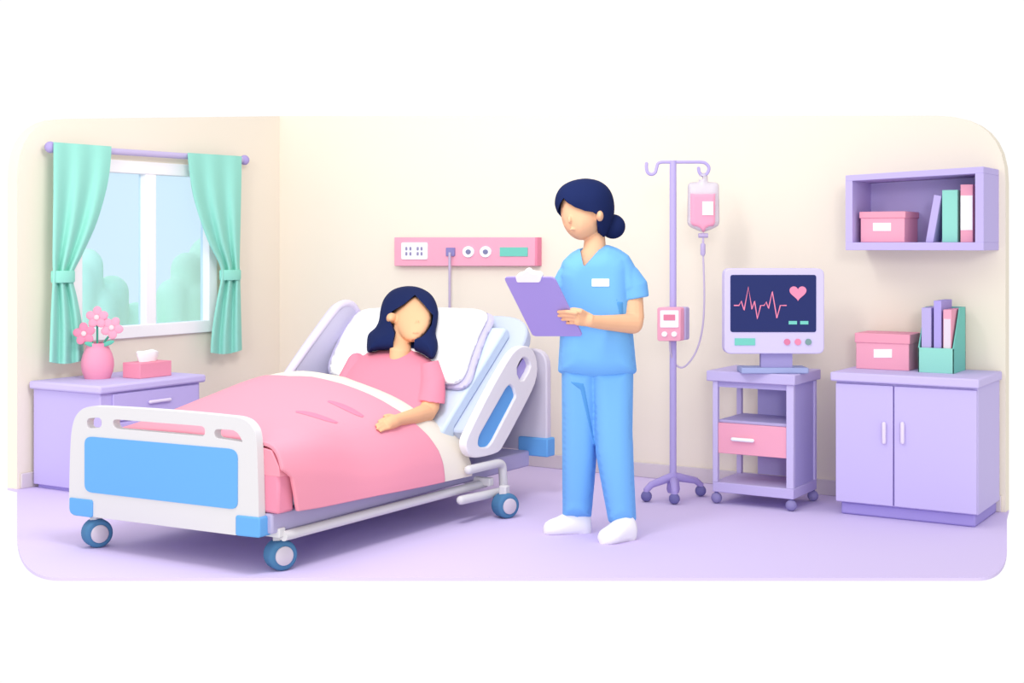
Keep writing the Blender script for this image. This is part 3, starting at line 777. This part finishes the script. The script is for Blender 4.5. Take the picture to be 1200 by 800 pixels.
# shoes
def shoe(heel, toe, wid, hgt):
    H, T_ = onZ(heel[0], heel[1], 0), onZ(toe[0], toe[1], 0)
    ax = (T_ - H); L = ax.length; ax.normalize(); sd = ax.cross(UP)
    R = []
    for t, w, hh_ in ((-.04, .35, .55), (0, .62, .80), (.12, .78, 1.0), (.32, .82, 1.0), (.5, .90, .80), (.7, 1.0, .62), (.86, .93, .52), (.95, .70, .42), (1.0, .35, .26)):
        ring = []
        for k in range(24):
            q = 2 * math.pi * k / 24
            z = math.sin(q); z = hgt * hh_ * (.5 + .5 * z) if z > -.6 else 0
            z = max(0, z - .10 * hgt * hh_)
            ring.append(H + ax * (t * L) + sd * (wid / 2 * w * math.cos(q)) + UP * z)
        R.append(ring)
    return B().rings(R).make('shoe', WHITE, nur, smooth=70)
shoe((690, 623.5), (637, 625), .115, .135)
shoe((741, 631), (705, 637), .115, .135)

# clipboard held against the arm
cb = thing('clipboard', at(640, 394, dBoard(640, 394)), 'purple clipboard with a white clip held by the standing person', 'clipboard')
c4 = [(590, 325), (649, 325), (682.5, 394), (624.5, 394)]
bo = rnd(c4, [5, 5, 4, 4])
nrm = (at(650, 325, dBoard(650, 325)) - at(590, 325, dBoard(590, 325))).cross(at(625, 394, dBoard(625, 394)) - at(590, 325, dBoard(590, 325))).normalized()
if nrm.dot(FWD) < 0: nrm = -nrm
B().prism([at(x, y, dBoard(x, y)) for x, y in bo], nrm * .008).make('board', M(174, 158, 234), cb, bevel=.001)
ci = rnd([(604, 325), (607, 322.5), (612, 321), (615, 317.5), (619, 316.8), (622, 320), (632, 321.5), (634.5, 325), (632.5, 331), (605.5, 331)], [1, 1, 1, 2, 2, 1, 2, 1, 2, 2])
B().prism([at(x, y, dBoard(x, y) - .009) for x, y in ci], nrm * .022).make('clip', WHITE, cb, bevel=.002)

# ================================================================== IV STAND, PUMP, BAG, TUBE
IV = M(194, 180, 235)
ID = 7.42
iv = thing('iv_stand', (at(789, 578, ID).x, at(789, 578, ID).y, 0), 'lilac iv pole on three casters beside the standing person', 'iv stand')
px_ = lambda x, y: at(x, y, ID)
B().tube([px_(788.7, 565), px_(788.7, 188)], .0182, 20).make('pole', IV, iv)
hk = spline([(757.6, 191.5), (757.6, 197.5), (759.3, 202.3), (763.5, 204.3), (767.8, 202), (769.5, 196.5), (771.2, 191.5), (776, 189.8)], 5)[:-1] + [(776, 189.8), (800, 189.8)] + spline([(820, 189.8), (826, 190.8), (830.3, 195), (830.3, 200), (827.5, 204.2), (823, 205.3), (819.6, 202), (818.6, 197)], 5)
B().tube([px_(x, y) for x, y in hk], .0088, 12, round_ends=True).make('hook_bar', IV, iv)
hub = at(789, 565, ID)
B().lathe((hub.x, hub.y, at(789, 577, ID).z), [(.001, 0), (.030, 0), (.036, .02), (.030, .07), (.022, .10), (.001, .101)], 24).make('base_hub', M(182, 166, 230), iv)
for ex, ey, ed_ in ((757.5, 582, 7.36), (790.3, 584, 7.29), (821, 576, 7.52)):
    e = at(ex, ey, ed_); r = 6.5 * ed_ / FPX; e.z = r
    s0 = Vector((hub.x, hub.y, .125 if ex != 790.3 else .10))
    mid = s0.lerp(e, .82); mid.z = .088; tip = Vector((e.x, e.y, .062))
    kn = s0.lerp(e, .45); kn.z = .105
    leg = B().tube([s0, kn, mid, tip, tip - UP * .02], [.024, .021, .018, .017, .016], 14, round_ends=True).make('leg', M(186, 170, 232), iv)
    B().ell(e, (r, r, r), 22).make('caster', CASTER, leg)

pump = thing('infusion_pump', px_(788, 400), 'pink infusion pump clamped to the iv pole', 'infusion pump')
Q = at(784, 400, ID - .07).y
f0 = lambda x, y, o=0: onY(x, y, Q - o)
B().prism([f0(x, y) for x, y in rect(770, 360, 797.5, 399.5, 3)], (0, .05, 0)).make('front_case', PINK, pump, bevel=.003)
B().prism([f0(x, y) + Vector((0, .045, 0)) for x, y in rect(770.5, 360, 799.3, 399, 3)], (0, .05, 0)).make('rear_case', M(198, 185, 224), pump, bevel=.003)
scp = B().prism([f0(x, y, .004) for x, y in rect(773.6, 363.6, 795, 383.6, 1.5)], (0, .008, 0)).make('screen_plate', WHITE, pump)
B().prism([f0(x, y, .007) for x, y in rect(777.5, 368.5, 791, 375.2)], (0, .006, 0)).make('readout', M(240, 140, 168), scp)
for x in (778.4, 789.8):
    B().prism([f0(a, c, .007) for a, c in disc(x, 391.4, 3.1)], (0, .012, 0)).make('button', WHITE, pump)

bag = thing('iv_bag', px_(824, 272), 'iv bag of pink fluid hanging from the pole hook', 'iv bag')
bo = rnd([(806, 214), (818.5, 213), (818.8, 206), (821, 202.5), (827, 202.5), (829.3, 206), (829.6, 213), (842.5, 214), (843.3, 264), (834, 268.5), (826.5, 271.5), (821.5, 271.5), (814, 268.5), (805.3, 264)], [5, 1, 1, 1, 1, 1, 1, 5, 6, 2, 1, 1, 2, 6])
PLA = clear(246, 243, 246, 222, 217, 228, .6, 'bag_film')
sh_me = B().puff(bo, lambda x, y: ID, .028, 9, 1.8).mesh('bag', 60)
hole = B().prism([at(x, y, ID - .1) for x, y in disc(824.2, 207.3, 2.6, 18)], FWD * .2).mesh('c')
link('bag_film', carved(sh_me, hole, 60), PLA, bag)
fo_ = rnd([(808.3, 225.5), (839.7, 225.5), (839.7, 264.5), (829, 267.3), (824.3, 272.5), (819.5, 267.3), (808.3, 264.5)], [0.5, .5, 6, 2, .5, 2, 6])
fluid = B().puff(fo_, lambda x, y: ID - .012, .022, 6, 1.8).make('fluid', M(254, 172, 200), bag, smooth=60)
B().prism([at(x, y, ID - .0405) for x, y in rect(823.2, 236, 835.8, 252)], FWD * .006).make('bag_label', WHITE, bag)
TUB = M(210, 195, 222)
dc = thing('drip_line', px_(824, 299), 'thin clear lilac drip tube looping from iv bag to pump', 'tube')
B().tube([px_(818.4, 275.8), px_(829.6, 275.8)], .0125, 14).make('drip_cap', M(200, 184, 222), dc, bevel=.002)
B().tube([px_(824, 272.5), px_(824, 286)], .006, 12).make('drip_stem', M(206, 190, 224), dc)
B().tube([px_(823.7, 285), px_(823.7, 286.5), px_(823.7, 297.5), px_(823.7, 299.5)], [.0085, .0135, .0135, .0085], 16).make('drip_chamber', M(203, 188, 228), dc)
tp = spline([(824, 299, ID), (825, 325, ID), (825.3, 352, ID), (824, 378, ID), (820.5, 398, ID), (815, 413, ID), (808, 424, ID), (801, 430, ID), (795, 429.5, ID), (790, 424, ID), (786, 414, ID - .025), (785, 403, ID - .04), (785, 396, ID - .04)], 6)
B().tube([at(*p) for p in tp], .0052, 10).make('tubing', TUB, dc)

# ================================================================== MONITOR CART
CX0, CX1, CY0, CY1, CZ = 3.47, 3.915, -.555, -.20, .70
ct = thing('monitor_cart', ((CX0 + CX1) / 2, (CY0 + CY1) / 2, 0), 'lilac wheeled cart with a pink drawer under the monitor', 'cart')
B().box((CX0 - .03, CY0 - .015, CZ - .055), (CX1 + .012, CY1 + .03, CZ)).make('cart_top', CART, ct, bevel=.006)
lw = .028
for x in (CX0, CX1 - lw * 1.4):
    for y in (CY0, CY1 - lw):
        B().box((x, y, .1145), (x + lw * (1.4 if x > CX0 else 1), y + lw, CZ - .055)).make('leg', M(212, 201, 243), ct, bevel=.003)
B().box((CX0 + lw, CY0 + .012, CZ - .085), (CX1 - lw, CY0 + .022, CZ - .05)).make('apron', M(186, 174, 226), ct)
B().box((CX0 + .12, CY1 - .02, .12), (CX1 - lw, CY1 - .008, CZ - .055)).make('back_panel', CART_IN, ct)
B().box((CX1 - .022, CY0 + lw, .115), (CX1 - .010, CY1 - lw, CZ - .055)).make('side_panel', CART_IN, ct)
B().box((CX0, CY0, .062), (CX1, CY1, .115)).make('bottom_shelf', M(206, 193, 240), ct, bevel=.004)
dz1 = onY(880, 498, CY0).z; dz0 = onY(880, 534, CY0).z
B().box((CX0 + lw, CY0 + .02, dz1), (CX1 - lw, CY1 - .01, dz1 + .016)).make('shelf', M(192, 181, 226), ct, bevel=.003)
dr = B().box((CX0 + lw, CY0 + .008, dz0), (CX1 - lw * 1.4, CY1 - .03, dz1)).make('drawer', PINK, ct, bevel=.003)
dx0, dx1 = onY(859, 515, CY0).x, onY(882, 515, CY0).x
B().tube([(dx0, CY0 - .004, (dz0 + dz1) / 2), (dx1, CY0 - .004, (dz0 + dz1) / 2)], .0105, 12, round_ends=True).make('handle', WHITE, dr)
for x, y in ((CX0 + .016, CY0 + .016), (CX1 - .018, CY0 + .016), (CX1 - .016, CY1 - .016), (CX0 + .016, CY1 - .016)):
    r = .029
    B().ell((x, y, r), (r, r, r), 22).make('caster', M(152, 143, 196), ct)
    B().tube([(x, y, r), (x, y, .065)], .010, 10).make('caster_stem', CASTER, ct)

# ================================================================== PATIENT MONITOR
MD = 7.13
mp = lambda x, y, o=0: at(x, y, MD - o)
mb = at(907, 435, MD + .09); mb.z = CZ
mon = thing('patient_monitor', mb, 'lilac patient monitor showing a pink heartbeat trace on a dark screen', 'monitor')
case = B().prism([mp(x, y) for x, y in rect(849, 314.5, 966, 414.5, 8)], FWD * .09).make('case', M(222, 212, 250), mon, bevel=.006, seg=3)
scr = B().prism([mp(x, y, .003) for x, y in rect(856, 322, 956.5, 389, 3)], FWD * .012).make('screen', M(52, 60, 112, .8, .03), mon)
tr_ = [(603, 289), (630, 289), (643, 263), (660, 317), (685, 181), (706, 311), (721, 263), (738, 367), (757, 289), (778, 289), (789, 268), (803, 307), (825, 207), (852, 363), (872, 289), (906, 289)]
TR = glow(246, 143, 178)
B().tube([mp(740 + x / 5, 300 + y / 5, .004) for x, y in tr_], .0034, 8, round_ends=True).make('heartbeat_trace', TR, scr, smooth=30)
hrt = []
for k in range(40):
    t = 2 * math.pi * k / 40
    hx_ = 16 * math.sin(t) ** 3; hy_ = 13 * math.cos(t) - 5 * math.cos(2 * t) - 2 * math.cos(3 * t) - math.cos(4 * t)
    hrt.append((935.2 + hx_ * .62, 342.6 - hy_ * .60))
B().prism([mp(x, y, .006) for x, y in hrt], FWD * .005).make('heart_icon', glow(246, 148, 182), scr)
for x0, x1 in ((924.3, 934), (937.8, 947.3)):
    B().prism([mp(x, y, .006) for x, y in rect(x0, 376, x1, 380)], FWD * .005).make('value_bar', glow(122, 208, 196), scr)
B().prism([mp(x, y, .004) for x, y in rect(861, 396.3, 885, 404.5)], FWD * .008).make('status_display', M(126, 215, 198), mon)
for x, c in ((922.6, M(232, 136, 172)), (935.2, M(250, 148, 180)), (947.5, M(134, 166, 166))):
    B().prism([mp(a, e, .007) for a, e in disc(x, 400.6, 3.7)], FWD * .012).make('button', c, mon)
B().prism([mp(x, y) + FWD * .03 for x, y in rect(893, 412, 930, 432)], FWD * .04).make('neck', M(172, 162, 216), mon)
zb = CZ
q0, q1 = mp(869, 430), mp(948, 430)
base = [q0 - FWD * .0, q1 - FWD * .0, q1 + FWD * .15, q0 + FWD * .15]
B().prism([Vector((p.x, p.y, zb)) for p in base], UP * .030).make('monitor_base', M(170, 180, 224), mon, bevel=.006)

# ================================================================== CABINET AND WHAT STANDS ON IT
KX0, KX1, KY0, KY1, KZ = 4.115, 4.815, -.50, -.02, .72
cab = thing('cabinet', ((KX0 + KX1) / 2, -.25, 0), 'lilac two-door storage cabinet on a darker plinth', 'cabinet')
B().box((KX0 + .02, KY0 + .03, 0), (KX1 - .015, KY1, .062)).make('plinth', LILAC_DK, cab, bevel=.01)
B().box((KX0, KY0 + .02, .062), (KX1, KY1, KZ - .045)).make('body', LILAC, cab, bevel=.003)
B().box((KX0 - .02, KY0 - .02, KZ - .045), (KX1 + .012, KY1 + .005, KZ)).make('top', LILAC_TOP, cab, bevel=.008)
kxm = onY(1047, 500, KY0).x
for i, (a, c) in enumerate(((KX0 + .003, kxm - .0035), (kxm + .0035, KX1 - .003))):
    d_ = B().box((a, KY0, .068), (c, KY0 + .022, KZ - .057)).make('door', LILAC, cab, bevel=.003)
    hxp = (1035.8, 1057.4)[i]; h0, h1 = onY(hxp, 496.5, KY0 - .012), onY(hxp, 518, KY0 - .012)
    B().tube([h0, h1], .0105, 12, round_ends=True).make('handle', M(243, 232, 254), d_)

def file_box(name, lo_, hi_, lidz, label, cat, lab, colour=PINK):
    root = thing(name, ((lo_[0] + hi_[0]) / 2, (lo_[1] + hi_[1]) / 2, lo_[2]), label, cat, 'pink storage boxes')
    B().box((lo_[0], lo_[1], lo_[2]), (hi_[0], hi_[1], lidz + .01)).make('box_body', colour, root, bevel=.003)
    B().box((lo_[0] - .006, lo_[1] - .006, lidz), (hi_[0] + .006, hi_[1] + .006, hi_[2])).make('lid', M(253, 172, 194), root, bevel=.004)
    B().prism([onY(x, y, lo_[1] - .003) for x, y in rect(*lab)], (0, .006, 0)).make('box_label', WHITE, root)
file_box('storage_box', (4.145, -.255, KZ), (4.42, -.04, KZ + .185), KZ + .135, 'pink lidded storage box standing on top of the cabinet', 'storage box', (1023.8, 409, 1045.2, 419))
# magazine file with folders
FX0, FX1, FY0, FY1 = 4.478, 4.655, -.30, -.06
mf = thing('magazine_file', ((FX0 + FX1) / 2, (FY0 + FY1) / 2, KZ), 'mint green magazine file on the right of the cabinet top', 'magazine file')
side = [(FY0, 0), (FY1, 0), (FY1, .325), (FY1 - .115, .325), (FY0, .125)]
w_ = .006
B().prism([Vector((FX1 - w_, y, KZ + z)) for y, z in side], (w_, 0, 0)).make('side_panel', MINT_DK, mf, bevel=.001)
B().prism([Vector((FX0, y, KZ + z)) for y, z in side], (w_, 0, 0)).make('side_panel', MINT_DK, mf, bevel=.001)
B().box((FX0, FY0, KZ), (FX1, FY0 + w_, KZ + .125)).make('front_panel', MINT, mf, bevel=.001)
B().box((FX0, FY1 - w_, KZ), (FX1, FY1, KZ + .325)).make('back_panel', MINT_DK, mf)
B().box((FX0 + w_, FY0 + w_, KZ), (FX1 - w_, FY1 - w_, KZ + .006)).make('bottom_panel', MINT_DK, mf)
z0 = KZ + .006
tag(B().box((4.492, FY0 + .012, z0), (4.540, FY1 - .012, KZ + .325)).make('lilac_folder', M(198, 186, 236), bevel=.002), 'light lilac folder, leftmost in the mint magazine file', 'folder', 'folders in the magazine file')
tag(B().box((4.553, FY0 + .012, z0), (4.590, FY1 - .012, KZ + .362)).make('purple_folder', M(188, 174, 240), bevel=.002), 'tallest purple folder in the middle of the mint magazine file', 'folder', 'folders in the magazine file')
pf = thing('pink_folder', (4.618, FY0 + .1, z0), 'pink folder with a pale spine label in the mint magazine file', 'folder', 'folders in the magazine file')
B().box((4.600, FY0 + .012, z0), (4.640, FY1 - .012, KZ + .318)).make('folder_cover', PINK, pf, bevel=.002)
B().box((4.603, FY0 + .010, KZ + .05), (4.637, FY0 + .013, KZ + .272)).make('spine_label', M(240, 226, 238), pf)

# ================================================================== WALL SHELF AND WHAT STANDS ON IT
SX0, SX1, SY = 4.115, 4.807, -.335
zt0, zt1 = onY(990.5, 205.5, SY).z, onY(1152.5, 195, SY).z
zb = 1.335
ws = thing('wall_shelf', ((SX0 + SX1) / 2, SY / 2, zb), 'lilac open box shelf mounted high on the back wall', 'shelf')
t_ = .040; zi = zb + .040
SH = M(206, 192, 246); SHI = M(206, 196, 246)
B().box((SX0, SY, zb), (SX1, 0, zi)).make('shelf_bottom', SH, ws, bevel=.002)
B().prism([Vector((SX0, SY, zt0 - .03)), Vector((SX1, SY, zt1 - .032)), Vector((SX1, SY, zt1)), Vector((SX0, SY, zt0))], (0, -SY, 0)).make('shelf_top', SH, ws, bevel=.002)
B().box((SX0, SY + .001, zi), (SX0 + .036, 0, zt0 - .029)).make('shelf_side', SH, ws)
B().box((SX1 - t_, SY + .001, zi), (SX1, 0, zt1 - .032)).make('shelf_side', SH, ws)
B().prism([Vector((SX0 + .03, -.02, zi)), Vector((SX1 - .03, -.02, zi)), Vector((SX1 - .03, -.02, zt1 - .035)), Vector((SX0 + .03, -.02, zt0 - .03))], (0, .012, 0)).make('shelf_back', SHI, ws)
bx0, bx1 = onY(1008.5, 270, SY + .05).x, onY(1060, 270, SY + .05).x
file_box('storage_box', (bx0, SY + .05, zi), (bx1, -.04, zi + .158), zi + .124, 'pink lidded storage box on the open wall shelf', 'storage box', (1023, 261, 1044, 270.5))
# leaning, upright and labelled books
YB = SY + .06
l0, l1, l2_, l3 = onY(1084.5, 283.5, YB), onY(1093.5, 283.5, YB), onY(1103, 229.5, YB), onY(1094.5, 228, YB)
l0.z = l1.z = zi + .0005
tag(B().prism([l0, l1, l2_, l3], (0, .16, 0)).make('lilac_book', M(204, 190, 244), bevel=.002), 'thin lilac book leaning right against the green book', 'book', 'books on the wall shelf')
g0, g1 = onY(1104, 283, YB), onY(1122, 283, YB)
tag(B().box((g0.x, YB, zi), (g1.x, YB + .18, onY(1112, 222.5, YB).z)).make('green_book', MINT, bevel=.002), 'upright mint green book between lilac book and pink binder', 'book', 'books on the wall shelf')
p0, p1 = onY(1125.5, 283, YB), onY(1140, 283, YB)
bk = thing('pink_binder', ((p0.x + p1.x) / 2, YB + .1, zi), 'pink binder with a tall white spine label at the shelf end', 'binder', 'books on the wall shelf')
B().box((p0.x, YB, zi), (p1.x, YB + .18, onY(1132, 216, YB).z)).make('binder_cover', PINK, bk, bevel=.002)
B().box((p0.x + .001, YB - .002, onY(1132, 269.5, YB).z), (p1.x - .001, YB + .003, onY(1132, 229, YB).z)).make('spine_label', WHITE, bk)
